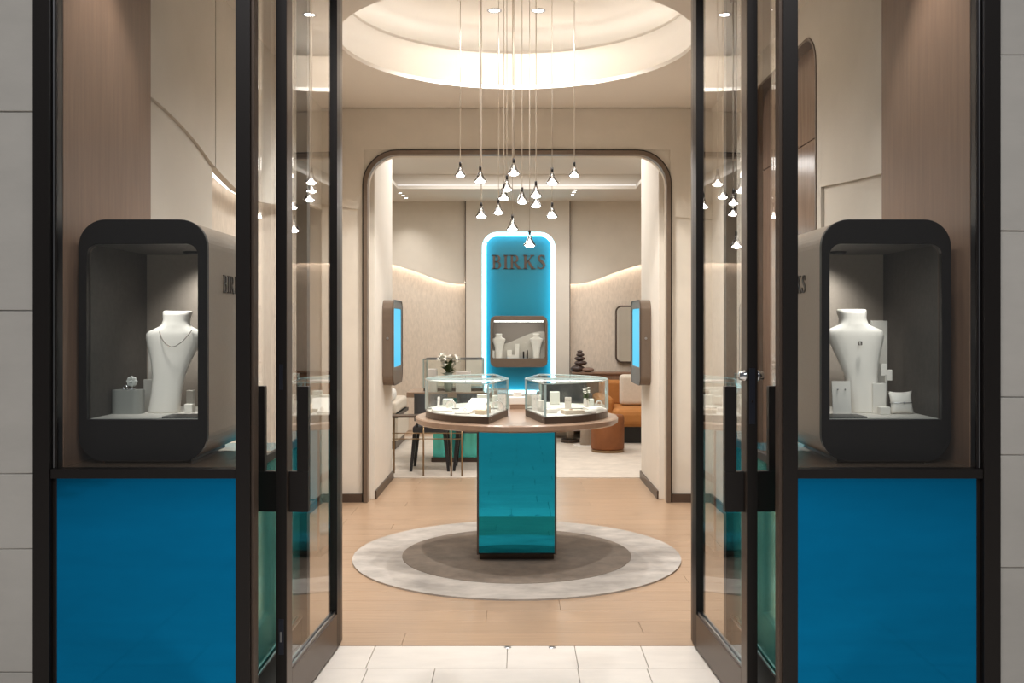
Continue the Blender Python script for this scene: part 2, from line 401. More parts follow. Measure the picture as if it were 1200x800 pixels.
# ------------------------------------------------------------------ back room
BY = 14.35
wb = struct('wall_back', 'linen back wall with wavy backlit upper panels')
MB().box(-3.2, 3.2, BY, BY+.15, 0, 3.6).build('lower_wall', LINEN, wb)
BWV = [(.76, 2.17), (.95, 2.172), (1.15, 2.22), (1.45, 2.34), (1.8, 2.455), (2.2, 2.5), (3.2, 2.5)]
for sx in (-1, 1):
    us = lsp(.765, 3.2, 30); wv = [smooth(BWV, u, .1) for u in us]
    us2 = [sx*u for u in us]
    MB().strip(us2, wv, [3.385]*30, BY-.12, BY-.09, XZ).build('upper_panel', BEIGE, wb)
    MB().tube([(u, BY-.075, q+.025) for u, q in zip(us2, wv)], .008, 6).build('led_strip', emis('led_wash', (1, .90, .81), 13), wb)
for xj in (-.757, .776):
    MB().box(xj, xj+.012, 14.17, 14.24, 0, 3.385).build('joint_shade_strip', BRONZE2, wb)  # dark strip stands for the shade the proud centre panel throws at its joint
SX0, SX1, SZ0, SZ1 = px(565, 0, 14.15)[0], px(650.5, 0, 14.15)[0], .55, 2.93
po = rrect(-.745, .775, 0, 3.385, .0005); pn = rrect(SX0, SX1, SZ0, SZ1, .22)
MB().ring(po, pn, 14.14, 14.30, XZ).build('centre_panel', BEIGE_UP, wb)
MB().box(-.745, .775, 14.30, 14.35, 0, 3.385).build('centre_backing', BEIGE, wb)
for sx, nm in ((-1, 'wall_left_back_room'), (1, 'wall_right_back_room')):
    t = struct(nm, ('left' if sx < 0 else 'right')+' side wall of the back room', 'wall')
    a, b = sorted((sx*3.2, sx*3.3)); MB().box(a, b, 9.8, 14.5, 0, 3.6).build('wall_panel', BEIGE, t)
    a, b = sorted((sx*1.99, sx*3.3)); MB().box(a, b, 9.70, 9.84, 0, 3.6).build('return_panel', BEIGE, t)
cb = struct('ceiling_back_room', 'pale ceiling of the back room with a raised tray', 'ceiling')
po = rrect(-3.3, 3.3, 8.62, 14.5, .0005, 2); pn = rrect(-1.59, 1.59, 9.0, 12.9, .001, 2)
MB().ring(po, pn, 3.385, 3.43, XY).build('soffit', CEIL, cb)
MB().ring(rrect(-1.75, 1.75, 8.85, 13.05, .001, 2), rrect(-1.72, 1.72, 8.88, 13.02, .001, 2), 3.43, 3.62, XY).build('tray_wall', CEIL, cb)
MB().box(-1.8, 1.8, 8.8, 13.1, 3.60, 3.65).build('tray_top', CEIL, cb)
MB().tube([(-1.67, 8.95, 3.445), (1.67, 8.95, 3.445), (1.67, 12.98, 3.445), (-1.67, 12.98, 3.445)], .007, 6, closed=True, smooth=False).build('led_strip', emis('led_tray', (1, .96, .92), .9), cb)
fb = struct('floor_back_room', 'floor of the back room in light oak and pale carpet', 'floor')
MB().box(-3.3, 3.3, 9.84, 14.5, -.06, -.004).build('floor_slab', WOODFLOOR, fb)
rg = MB().box(-3.1, 3.1, 9.85, 13.5, -.004, .006).build('carpet', CARPET, None)
tag(rg, 'pale grey carpet covering the back room beyond the passage', 'carpet')

# ------------------------------------------------------------------ illuminated wall sign
sg = thing('wall_sign', 'tall backlit blue sign panel with dark BIRKS lettering', 'sign', ((SX0+SX1)/2, 14.28, 0))
cxs = (SX0+SX1)/2; hw = (SX1-SX0)/2
MB().prism(rrect(-hw+.002, hw-.002, SZ0+.002, SZ1-.002, .218), -.02, .0, XZ).build('sign_face', SIGNBLUE, sg)
def looppts(ins, y, n=10):
    return [(u, y, v) for u, v in rrect(-hw+ins, hw-ins, SZ0+ins, SZ1-ins, .22-ins, n)]
MB().tube(looppts(.03, -.09), .029, 8, closed=True).build('light_border', LEDC, sg)

def fold(pts):   # variable-width stroke: list of (x,y,w) -> quads
    out = []
    n = len(pts)
    L, R = [], []
    for i, (x, y_, w_) in enumerate(pts):
        a = pts[max(i-1, 0)]; b = pts[min(i+1, n-1)]
        dx, dy = b[0]-a[0], b[1]-a[1]; l = sqrt(dx*dx+dy*dy) or 1
        L.append((x-dy/l*w_/2, y_+dx/l*w_/2)); R.append((x+dy/l*w_/2, y_-dx/l*w_/2))
    return [[R[i], R[i+1], L[i+1], L[i]] for i in range(n-1)]
def rect(x0, x1, y0, y1): return [[(x0, y0), (x1, y0), (x1, y1), (x0, y1)]]
def bowl(x0, y0, y1, wid, thick):
    cy = (y0+y1)/2; ry = (y1-y0)/2; p = [(x0, y1-.025, .05)]
    k = wid-thick/2
    p = [(x0, y1-.028, .05)]
    for i in range(13):
        a = pi/2-pi*i/12
        p.append((x0+k*.45+(k*.55)*cos(a), cy+(ry-.028)*sin(a), .05+(thick-.05)*cos(a)**1.5 if cos(a) > 0 else .05))
    p.append((x0, y0+.028, .05))
    return fold(p)
ST = .17; SE = .05
def stem(x): return rect(x, x+ST, 0, 1)+rect(x-.09, x+ST+.09, 0, SE)+rect(x-.09, x+ST+.09, 1-SE, 1)
LET = {
 'B': (stem(.1)+bowl(.2, .5, 1, .46, .16)+bowl(.2, 0, .54, .52, .18), .80),
 'I': (stem(.1), .40),
 'R': (stem(.1)+bowl(.2, .46, 1, .48, .16)+fold([(.36, .50, .12), (.55, .25, .18), (.74, .03, .2)])+rect(.62, .92, 0, SE), .94),
 'K': (stem(.1)+fold([(.27, .42, .06), (.68, .97, .07)])+rect(.55, .86, 1-SE, 1)+fold([(.38, .60, .16), (.56, .3, .18), (.76, .03, .2)])+rect(.62, .95, 0, SE), .97),
 'S': (fold([(.585, .72, .05), (.56, .86, .06), (.46, .96, .07), (.33, .965, .10), (.20, .90, .14), (.16, .77, .18), (.22, .64, .19), (.38, .52, .20), (.53, .38, .20), (.57, .24, .18), (.51, .11, .13), (.38, .04, .09), (.24, .04, .07), (.12, .13, .06), (.08, .28, .05)])+rect(.565, .605, .70, .98)+rect(.06, .10, .02, .30), .68),
}
def lettering(parent, h, width, fn, a, b, m):
    tot = sum(LET[c][1] for c in 'BIRKS')+.07*4; sc = width/h/tot; x = 0
    for c in 'BIRKS':
        mb = MB()
        for q in LET[c][0]:
            mb.prism([((x+u)*h*sc, v*h) for u, v in q], a, b, fn)
        mb.build('letter', m, parent)
        x += LET[c][1]+.07
lx = px(576, 0, 14.2)[0]-cxs
lettering(sg, .205, .80, lambda u, v, t: (lx+u, t, 2.395+v), -.045, -.02, mat('letter_dark', (92, 76, 66), .5, .3))

# sign vitrine
vx0, vx1 = px(574.5, 0, 14.1)[0], px(641.5, 0, 14.1)[0]; vz0, vz1 = EYE-(430-382)*14.1/F, EYE+(382-370)*14.1/F
sv = thing('wall_vitrine', 'rounded bronze vitrine set in the blue sign panel', 'display case', ((vx0+vx1)/2, 14.25, 0))
vw = (vx1-vx0)/2
MB().ring(rrect(-vw, vw, vz0, vz1, .09), rrect(-vw+.035, vw-.035, vz0+.13, vz1-.07, .03), -.20, .0, XZ).build('frame', BRONZE, sv, bevel=.004)
MB().box(-vw+.02, vw-.02, -.01, .0, vz0+.1, vz1-.04).build('back_panel', mat('vitrine_grey', (140, 130, 122), .8), sv)
us = lsp(-vw+.03, vw-.03, 20)
MB().strip(us, [vz0+.12]*20, [vz0+.42+.10*sin((u)/vw*1.9) for u in us], -.06, -.03, XZ).build('wave_panel', mat('vitrine_wave', (196, 188, 178), .8), sv)
MB().box(-vw+.03, vw-.03, -.19, -.01, vz0+.10, vz0+.128).build('deck', WHITE_M, sv)
MB().box(-vw+.06, vw-.06, -.17, -.15, vz1-.085, vz1-.075).build('light_strip', emis('led_vitrine', (1, .98, .95), 9), sv)
MB().box(-vw+.036, vw-.036, -.197, -.193, vz0+.131, vz1-.071).build('glass_pane', CASEGLASS, sv)

def bust(name, label, loc, h, rotz=0, lean=0.0, flat=.35, group=None, m=None):
    t = thing(name, label, 'necklace stand', loc, rotz, group)
    secs = [(0, .27, .18), (.02, .28, .18), (.20, .27, .14), (.36, .29, .13), (.48, .345, .135), (.58, .405, .14), (.67, .465, .16), (.735, .50, .17), (.775, .505, .18), (.80, .47, .18), (.825, .37, .18), (.845, .29, .185), (.87, .25, .19), (.91, .235, .19), (.955, .25, .215), (.99, .255, .22), (1.0, .235, .20)]
    n = 20; vs = []; fs = []
    for z, a, b in secs:
        for i in range(n):
            q = 2*pi*i/n; c, s = cos(q), sin(q)
            ex = .75
            vs.append((h*(.5*a*math.copysign(abs(c)**ex, c)+lean*z)*1.08, h*(b*.5*flat/.35*math.copysign(abs(s)**ex, s)-.12*(1-z)*0), h*z))
    for k in range(len(secs)-1):
        for i in range(n):
            j = (i+1) % n; fs.append((k*n+i, k*n+j, (k+1)*n+j, (k+1)*n+i))
    mb = MB(); mb.add(vs, fs, True); mb.add(vs, [tuple(range(n))[::-1], tuple(range((len(secs)-1)*n, len(secs)*n))])
    mb.build('bust_body', m or WHITE_M, t)
    return t
for xx, lb in ((584.5, 'small white necklace bust at the left in the vitrine under the sign'), (628.5, 'small white necklace bust at the right in the vitrine under the sign')):
    p = px(xx, 0, 14.15); bust('necklace_bust', lb, (p[0], 14.15, vz0+.128), .36, group='busts in the sign vitrine')
for xx, hh, ww, lb in ((597, .12, .07, 'white jewellery block beside the left bust in the sign vitrine'), (606, .21, .06, 'tall white jewellery block in the middle of the sign vitrine'), (600, .05, .12, 'low white jewellery tray in front of the blocks in the sign vitrine'), (613.5, .10, .022, 'slim dark ring stand left of centre-right in the sign vitrine'), (618, .12, .02, 'slim dark ring stand next to the right bust in the sign vitrine'), (577.5, .11, .05, 'white stepped block at far left edge of the sign vitrine')):
    p = px(xx, 0, 14.12)
    o = MB().box(-ww/2, ww/2, -.02, .02, 0, hh).build('display_block', DARK if 'dark' in lb else WHITE_M, None, bevel=.003, loc=(p[0], 14.12-(.03 if 'low' in lb else -.0), vz0+.128)); tag(o, lb, 'display block')
MB_ = MB
# ------------------------------------------------------------------ wall vitrines on passage walls
def side_vitrine(sx):
    side = 'left' if sx < 0 else 'right'
    t = thing('wall_screen', 'rounded bronze framed cyan screen on the '+side+' passage wall', 'screen', (sx*1.27, 9.48, 0))
    f = lambda u, v, q: (-sx*q, u, v)
    z0, z1 = .985, 1.80
    MB().ring(rrect(-.37, .37, z0, z1, .1), rrect(-.27, .31, z0+.17, z1-.08, .03), .0, .10, f).build('frame', BRONZE, t, bevel=.004)
    MB().ring(rrect(-.372, .372, z0-.002, z1+.002, .1), rrect(-.365, .365, z0+.005, z1-.005, .095), .094, .106, f).build('frame_edge', BRONZE2, t)
    MB().prism(rrect(-.30, .33, z0+.12, z1-.05, .03), .07, .094, f).build('screen_face', mat('screen_cyan', (20, 110, 150), .35, emit=lin((70, 190, 232)), estr=.62, spec=.2), t, label='bright cyan lit screen')
    MB().lathe([(.012, 0), (.012, .006), (.0, .008)], (0, 0, 0), 12, ax='y').build('lock', SATIN, t, loc=(-sx*.05, -.378, z0+.45))
    return t
side_vitrine(-1); side_vitrine(1)
def blossom(mb, c, r):
    for k in range(6):
        a = 2*pi*k/6+c[0]*30; tx, ty = cos(a), sin(a)
        vs = [c, (c[0]+r*.5*tx-r*.3*ty, c[1]+r*.5*ty+r*.3*tx, c[2]+r*.28), (c[0]+r*tx, c[1]+r*ty, c[2]+r*.35*(1 if k % 2 else -.4)), (c[0]+r*.5*tx+r*.3*ty, c[1]+r*.5*ty-r*.3*tx, c[2]+r*.28)]
        mb.add(vs, [(0, 1, 2, 3)])
    mb.lathe([(0, -r*.3), (r*.25, -r*.1), (r*.28, r*.15), (0, r*.35)], c, 8)
def flowers(label, loc, h, spread, nb, vase_r, vase_h, vase_m):
    t = thing('flower_vase', label, 'flowers', loc)
    MB().lathe([(vase_r*.7, 0), (vase_r, vase_h*.3), (vase_r*.95, vase_h*.9), (vase_r*.8, vase_h), (vase_r*.7, vase_h*.98), (vase_r*.6, vase_h*.5)], (0, 0, 0), 16).build('vase', vase_m, t)
    rr = random.Random(int(h*1000)); st = MB(); lf = MB()
    for i in range(nb):
        a = 2*pi*i/nb+rr.random(); q = spread*(.25+.75*rr.random()); z = h*(.72+.28*rr.random())
        c = (q*cos(a), q*sin(a), z)
        b = MB(); blossom(b, c, spread*.52); b.build('blossom', PETAL, t)
        st.tube([(0, 0, vase_h*.5), (q*.4*cos(a), q*.4*sin(a), vase_h+.3*(z-vase_h)), c], .0018, 5)
        for s in range(2):
            a2 = a+.7+s; q2 = spread*.85; z2 = z-.25*h*rr.random()-.02
            lf.add([(0, 0, vase_h), (q2*.5*cos(a2-.3), q2*.5*sin(a2-.3), z2), (q2*cos(a2), q2*sin(a2), z2+.01), (q2*.5*cos(a2+.3), q2*.5*sin(a2+.3), z2-.01)], [(0, 1, 2, 3)])
    st.build('stem', LEAF, t); lf.build('leaf', LEAF, t)
    return t
# ------------------------------------------------------------------ rug
rug = thing('rug', 'round silver and taupe rug under the central display table', 'rug', (0, 6.54, 0))
cc = lambda r, n=72: [(r*cos(2*pi*i/n), r*sin(2*pi*i/n)) for i in range(n)]
MB().ring(cc(1.10), cc(.772), 0, .010, XY).build('outer_band', RUGOUT, rug, label='silvery outer ring of the rug')
MB().prism(cc(.771), 0, .012, XY).build('inner_field', RUGIN, rug, label='darker taupe centre of the rug')

# ------------------------------------------------------------------ central table
TC = (0, 6.54); TZ = .945
tb = thing('display_table', 'round oak display table on a teal mirrored square column', 'table', (0, 6.54, .012))
q = -.012
MB().lathe([(0, TZ-.046+q), (.665, TZ-.046+q), (.682, TZ-.036+q), (.684, TZ-.008+q), (.676, TZ+q), (0, TZ+q)], (0, 0, 0), 96, smooth=False).build('tabletop', TABLEWOOD, tb)
MB().box(-.245, .245, -.17, .17+.06, 0, .062).build('foot', BRONZE2, tb, bevel=.002)
MB().box(-.252, .252, -.252, .252, .05, .90+q).build('column_core', DARK, tb)
hwc = .2585
for nm, bx in (('front_panel', (-.247, .247, -hwc, -.2525, .062, .895)), ('back_panel', (-.247, .247, .2525, hwc, .062, .895)), ('side_panel', (-hwc, -.2525, -.247, .247, .062, .895)), ('side_panel', (.2525, hwc, -.247, .247, .062, .895))):
    MB().box(*bx).build(nm, TEAL, tb)
for sx in (-1, 1):
    for sy in (-1, 1):
        MB().box(sx*.2535-.006, sx*.2535+.006, sy*.2535-.006, sy*.2535+.006, .05, .896).build('corner_trim', BRONZE2, tb)

def inset(poly, d):
    cx = sum(p[0] for p in poly)/len(poly); cy = sum(p[1] for p in poly)/len(poly)
    out = []
    for x, y_ in poly:
        l = sqrt((x-cx)**2+(y_-cy)**2); out.append((x-(x-cx)/l*d, y_-(y_-cy)/l*d))
    return out
def pane(mb, a, b, z0, z1, th=.005):
    dx, dy = b[0]-a[0], b[1]-a[1]; l = sqrt(dx*dx+dy*dy); nx, ny = -dy/l*th/2, dx/l*th/2
    mb.prism([(a[0]-nx, a[1]-ny), (b[0]-nx, b[1]-ny), (b[0]+nx, b[1]+ny), (a[0]+nx, a[1]+ny)], z0, z1, XY)
def table_case(sx, sy, label):
    t = thing('glass_showcase', label, 'display case', (0, 6.54, TZ), group='curved glass showcases on the round table')
    a0 = math.atan2(-.03, -.612); R = .615
    A = math.atan2(-.575, -.168); A0 = math.atan2(-.035, -.614)
    n = 16; arc = [(R*cos(A0+(A-A0)*i/n) if True else 0, R*sin(A0+(A-A0)*i/n)) for i in range(n+1)]
    arc = [(x*sx*-1*-1 if False else (x if sx < 0 else -x), (y_ if sy < 0 else -y_)) for x, y_ in arc]
    inner = (-.058 if sx < 0 else .058, -.035 if sy < 0 else .035)
    poly = arc+[inner]
    if sx*sy < 0: poly = poly[::-1]
    MB().prism(poly, 0, .042, XY).build('base', BRONZE2, t, bevel=.002)
    MB().prism(inset(poly, .012), .042, .046, XY).build('deck', PALE, t, label='pale display deck')
    z0, z1 = .046, .243
    pi_ = inset(poly, .006); arc2 = inset(poly, .006)
    if sx*sy < 0: arc2 = arc2[::-1]
    c2 = arc2[:-1]; inn = arc2[-1]
    cm = MB()
    th = .004
    n2 = len(c2)
    po = [(x*(1+th/R), y_*(1+th/R)) for x, y_ in c2]
    vs = []
    for z in (z0, z1):
        vs += [(x, y_, z) for x, y_ in c2]+[(x, y_, z) for x, y_ in po]
    fs = []
    for i in range(n2-1):
        fs += [(i, i+1, 2*n2+i+1, 2*n2+i), (n2+i+1, n2+i, 3*n2+i, 3*n2+i+1), (i+1, i, n2+i, n2+i+1), (2*n2+i, 2*n2+i+1, 3*n2+i+1, 3*n2+i)]
    fs += [(0, 2*n2, 3*n2, n2), (n2-1, 2*n2-1, 4*n2-1, 3*n2-1)]
    cm.add(vs, fs, False); cm.build('curved_pane', CASEGLASS, t)
    for e in (c2[0], c2[-1]):
        mb = MB(); pane(mb, e, inn, z0, z1); mb.build('side_pane', CASEGLASS, t)
    MB().prism(poly, z1, z1+.004, XY).build('top_pane', CASEGLASS, t)
    # polished edge of the top glass
    mb = MB(); L = [(x, y_, z1+.006) for x, y_ in poly]; mb.tube(L, .0045, 6, closed=True, smooth=False); mb.build('top_edge', EDGE, t, label='pale green polished glass edge')
    for e in (c2[0], c2[-1], inn):
        MB().box(e[0]-.007, e[0]+.007, e[1]-.007, e[1]+.007, z0, z1).build('corner_edge', EDGE, t, label='pale green glass corner')
    a, b = (c2[0], inn)
    mb = MB(); mb.tube([(a[0]*.95+b[0]*.05, a[1]*.9+b[1]*.1, z1-.008), (a[0]*.1+b[0]*.9, a[1]*.1+b[1]*.9, z1-.008)], .0035, 6); mb.build('light_strip', LEDW, t)
    # lock on the base
    e = c2[-1]; MB().lathe([(.007, 0), (.007, .006), (0, .007)], (0, 0, 0), 12, ax='x' if False else 'z').build('lock', SATIN, t, loc=(e[0]*.9+inn[0]*.1, e[1]*.9+inn[1]*.1, .02))
    return t
table_case(-1, -1, 'curved glass showcase at the front left of the round table')
table_case(1, -1, 'curved glass showcase at the front right of the round table')
table_case(-1, 1, 'curved glass showcase at the back left of the round table')
table_case(1, 1, 'curved glass showcase at the back right of the round table')
DZ = TZ+.046
def onT(xx, D): return ((xx-605.5)*D/F, D)
def dblock(label, xx, D, w_, d_, h, m=WHITE_M, z=DZ, rot=0, name='display_block', cat='display block', slope=0):
    x, y_ = onT(xx, D)
    mb = MB()
    if slope:
        mb.add([(-w_/2,-d_/2,0),(w_/2,-d_/2,0),(w_/2,d_/2,0),(-w_/2,d_/2,0),(-w_/2,-d_/2,h*(1-slope)),(w_/2,-d_/2,h*(1-slope)),(w_/2,d_/2,h),(-w_/2,d_/2,h)], [(0,3,2,1),(4,5,6,7),(0,1,5,4),(1,2,6,5),(2,3,7,6),(3,0,4,7)])
    else: mb.box(-w_/2, w_/2, -d_/2, d_/2, 0, h)
    o = mb.build(name, m, None, bevel=.003, loc=(x, y_, z), rotz=rot); tag(o, label, cat); return o
def earcard(label, xx, D, w_, h, tilt, z=DZ, m=WHITE_M, rot=0):
    x, y_ = onT(xx, D); t = thing('earring_card', label, 'earring stand', (x, y_, z), rot)
    f = lambda u, v, q: (u, v*sin(tilt)+q*cos(tilt), v*cos(tilt)-q*sin(tilt)+.003)
    MB().prism(rrect(-w_/2, w_/2, 0, h, .003, 3), 0, .005, f).build('card', m, t)
    MB().box(-w_/2, w_/2, -.004, h*sin(tilt)+.01, 0, .004).build('card_foot', m, t)
    for s in (-1, 1):
        MB().lathe([(0, -.004), (.004, 0), (0, .004)], f(s*w_*.2, h*.75, -.002), 8).build('earring', SILVER, t)
    return t
# left front case contents
dblock('long low white tray with a cuff in front left showcase', 518, 6.33, .13, .10, .022, slope=.4, rot=.15)
earcard('thin upright white card leaning at left in front left showcase', 513.5, 6.36, .016, .10, .5, DZ+.0, rot=0)
def cuff(label, xx, D, r, z, wd=.03, m=WHITE_M):
    x, y_ = onT(xx, D); t = thing('bracelet_cuff', label, 'bracelet stand', (x, y_, z))
    pts = [(r*cos(a), 0, r+r*sin(a)) for a in lsp(-.5, pi+.5, 20)]
    prof_o = [(r*cos(a), r+r*sin(a)) for a in lsp(-.5, pi+.5, 20)]; prof_i = [(r*.62*cos(a), r+r*.62*sin(a)) for a in lsp(-.5, pi+.5, 20)]
    poly = prof_o+prof_i[::-1]
    mb = MB()
    for i in range(19): mb.prism([prof_o[i], prof_o[i+1], prof_i[i+1], prof_i[i]], -wd/2, wd/2, XZ)
    mb.build('cuff_form', m, t)
    MB().tube([(r*1.04*cos(a), -wd*.1, r+r*1.04*sin(a)) for a in lsp(.2, pi-.2, 14)], .0022, 6).build('bracelet', SILVER, t)
    return t
cuff('white round bracelet form standing in front left showcase', 528.5, 6.38, .034, DZ+.0)
dblock('white wedge tray holding a ring in front left showcase', 545, 6.20, .10, .16, .03, rot=-.2, slope=.6)
dblock('large sloping white necklace ramp in front left showcase', 558, 6.32, .13, .17, .082, rot=-.3, slope=.75)
dblock('pale ribbed gold coloured ramp by front left showcase corner', 566, 6.16, .07, .10, .055, m=mat('pale_gold_satin', (228, 204, 176), .5), rot=-.3, slope=.5)
x, y_ = onT(545, 6.13); 
o = MB().tube([(.009*cos(2*pi*i/16), 0, .009+.009*sin(2*pi*i/16)) for i in range(16)], .0018, 6, closed=True).build('ring', GOLD, None, loc=(x, y_, DZ+.019)); tag(o, 'small gold ring on the wedge tray in front left showcase', 'ring')
# right front case contents
dblock('long low white tray at left in front right showcase', 646, 6.22, .07, .06, .028, rot=.2)
dblock('white flat tray at rear left in front right showcase', 656, 6.40, .12, .07, .022, rot=.1)
dblock('pale beige jewellery tray with ring slots in front right showcase', 671, 6.16, .13, .10, .026, m=mat('beige_tray', (206, 190, 172), .6), rot=.25)
earcard('tall white earring card behind the beige tray in front right showcase', 665.5, 6.31, .042, .095, -.25)
dblock('white shallow tray at right in front right showcase', 697, 6.34, .13, .10, .03, rot=.35, slope=.4)
dblock('narrow pale tray beside the beige tray in front right showcase', 689.5, 6.19, .09, .07, .018, m=PALE, rot=.4)
cuff('low white bracelet form at right in front right showcase', 702, 6.33, .022, DZ+.028, .05)
def small_bust(lb, xx, D, h, z): return bust('necklace_bust', lb, (*onT(xx, D), z), h)
flowers('tiny white flowers in a vase inside front right showcase', (*onT(687, 6.36), DZ), .155, .03, 8, .017, .085, WHITE_M)
o = MB().tube([(.009*cos(2*pi*i/16), .009*sin(2*pi*i/16), .003) for i in range(16)], .002, 6, closed=True).build('ring', GOLD, None, loc=(*onT(669, 6.12), DZ+.027)); tag(o, 'small gold ring on the beige tray in front right showcase', 'ring')
# inner ends and back cases
earcard('white earring card near the inner corner of front left showcase', 588, 6.42, .05, .10, .2)
cuff('slim bracelet form at inner corner of front left showcase', 583, 6.30, .035, DZ, .018)
earcard('white earring card near the inner corner of front right showcase', 628, 6.42, .05, .10, .2)
dblock('small white block at inner corner of front right showcase', 634, 6.36, .035, .035, .07)
for xx, D, lb, hh in () and ((545, 6.85, 'white necklace bust inside the back left showcase', .15), (668, 6.85, 'white necklace bust inside the back right showcase', .15)):
    small_bust(lb, xx, D, hh, DZ)
for xx, D, lb in ((565, 6.9, 'white jewellery block in the back left showcase'), (583, 6.8, 'inner white jewellery block in the back left showcase'), (628, 6.8, 'inner white jewellery block in the back right showcase'), (650, 6.9, 'white jewellery block in the back right showcase'), (525, 6.75, 'outer white jewellery block in the back left showcase'), (690, 6.75, 'outer white jewellery block in the back right showcase')):
    dblock(lb, xx, D, .07, .07, .05+.02*(xx % 3))
# white tiered presenter standing between the back showcases
t = thing('ring_presenter', 'white tiered ring presenter in the gap between the showcases', 'display block', (*onT(606.5, 7.06), TZ))
MB().box(-.055, .055, -.03, .03, 0, .032).build('plinth', TABLEWOOD, t)
MB().box(-.062, .062, -.035, .035, .032, .09).build('lower_tier', WHITE_M, t, bevel=.008)
MB().box(-.035, .035, -.02, .03, .09, .128).build('upper_tier', WHITE_M, t, bevel=.008)

# ------------------------------------------------------------------ doors
def door(n, sx):
    side = 'left' if sx < 0 else 'right'
    d = struct('door_%d' % n, side+' glazed bronze entrance door standing open', 'door')
    hx, hy = sx*.875, 4.68; ex, ey = sx*.925, 3.79
    L = sqrt((hx-ex)**2+(hy-ey)**2); ang = math.atan2(ey-hy, ex-hx)
    d.location = (hx, hy, 0); d.rotation_euler = (0, 0, ang)
    T = .022; H = 3.30
    MB().box(0, .075, -T, T, .012, H).build('hinge_stile', DARK, d, bevel=.0015)
    MB().box(L-.075, L, -T, T, .012, H).build('lock_stile', BRONZE2, d, bevel=.0015)
    MB().box(L-.001, L+.0025, -T+.001, T-.001, .012, H).build('edge_strip', DARK, d, label='black edge strip of the door')
    MB().box(.075, L-.075, -T, T, .012, .175).build('bottom_rail', BRONZE2, d, bevel=.0015)
    MB().box(.075, L-.075, -T, T, H-.1, H).build('top_rail', BRONZE2, d)
    MB().box(.07, L-.07, -.004, .004, .17, H-.09).build('glass_pane', GLASS, d)
    for s in (-1, 1):
        MB().box(.075, L-.075, s*.010-.004, s*.010+.004, .175, .187).build('glazing_bead', SATIN, d, label='pale glazing bead')
    # pull handles on both faces
    yl = .065
    for s in (-1, 1):
        depth = .078 if s*sx < 0 else .10   # local +y side
        # direction toward outside display = local sign
        y0, y1 = (T, T+depth) if s > 0 else (-T-depth, -T)
        yb0, yb1 = (T+depth-.046, T+depth) if s > 0 else (-T-depth, -T-depth+.046)
        h = MB().box(L-.058, L-.026, y0, y1, .815, .975).build('pull_handle', DARK, d, bevel=.002, label='dark block and bar pull handle')
        MB().box(L-.058, L-.026, yb0, yb1, .975, 1.312).build('grip_bar', DARK, h, bevel=.002)
    if sx > 0:
        MB().box(L+.0025, L+.004, -.012, .012, 1.165, 1.385).build('lock_plate', DARKSTEEL, d)
        MB().box(L+.004, L+.006, -.004, .004, 1.25, 1.258).build('lock_slot', DARK, d)
        for s in (-1, 1):
            MB().lathe([(.0, .028), (.016, .026), (.018, .010), (.022, .006), (.022, 0)] if s > 0 else [(.022, 0), (.022, -.006), (.018, -.010), (.016, -.026), (0, -.028)], (L-.012, s*T, 1.355), 16, ax='y').build('lock_cylinder', SILVER, d)
    else:
        MB().box(L+.0025, L+.004, -.010, .010, .26, .40).build('lock_plate', DARKSTEEL, d)
        MB().box(L+.0025, L+.004, -.008, .008, 1.30, 1.40).build('lock_plate', DARKSTEEL, d)
        MB().box(L+.004, L+.007, -.004, .004, .31, .35).build('lock_slot', SATIN, d)
    MB().box(-.028, .012, -.015, .015, .004, .013).build('pivot', SATIN, d)
    return d
door(1, -1); door(2, 1)
for i, x in enumerate((595, 647)):
    p = px(x, 757, 4.66)
    o = MB().lathe([(0.0, .003), (.010, .003), (.016, .0015), (.018, 0), (.018, -.001)], (p[0], 4.655, .0), 20).build('floor_bolt_socket', SATIN)
    tag(o, ('left' if i == 0 else 'right')+' round steel door bolt socket in the threshold', 'floor socket')

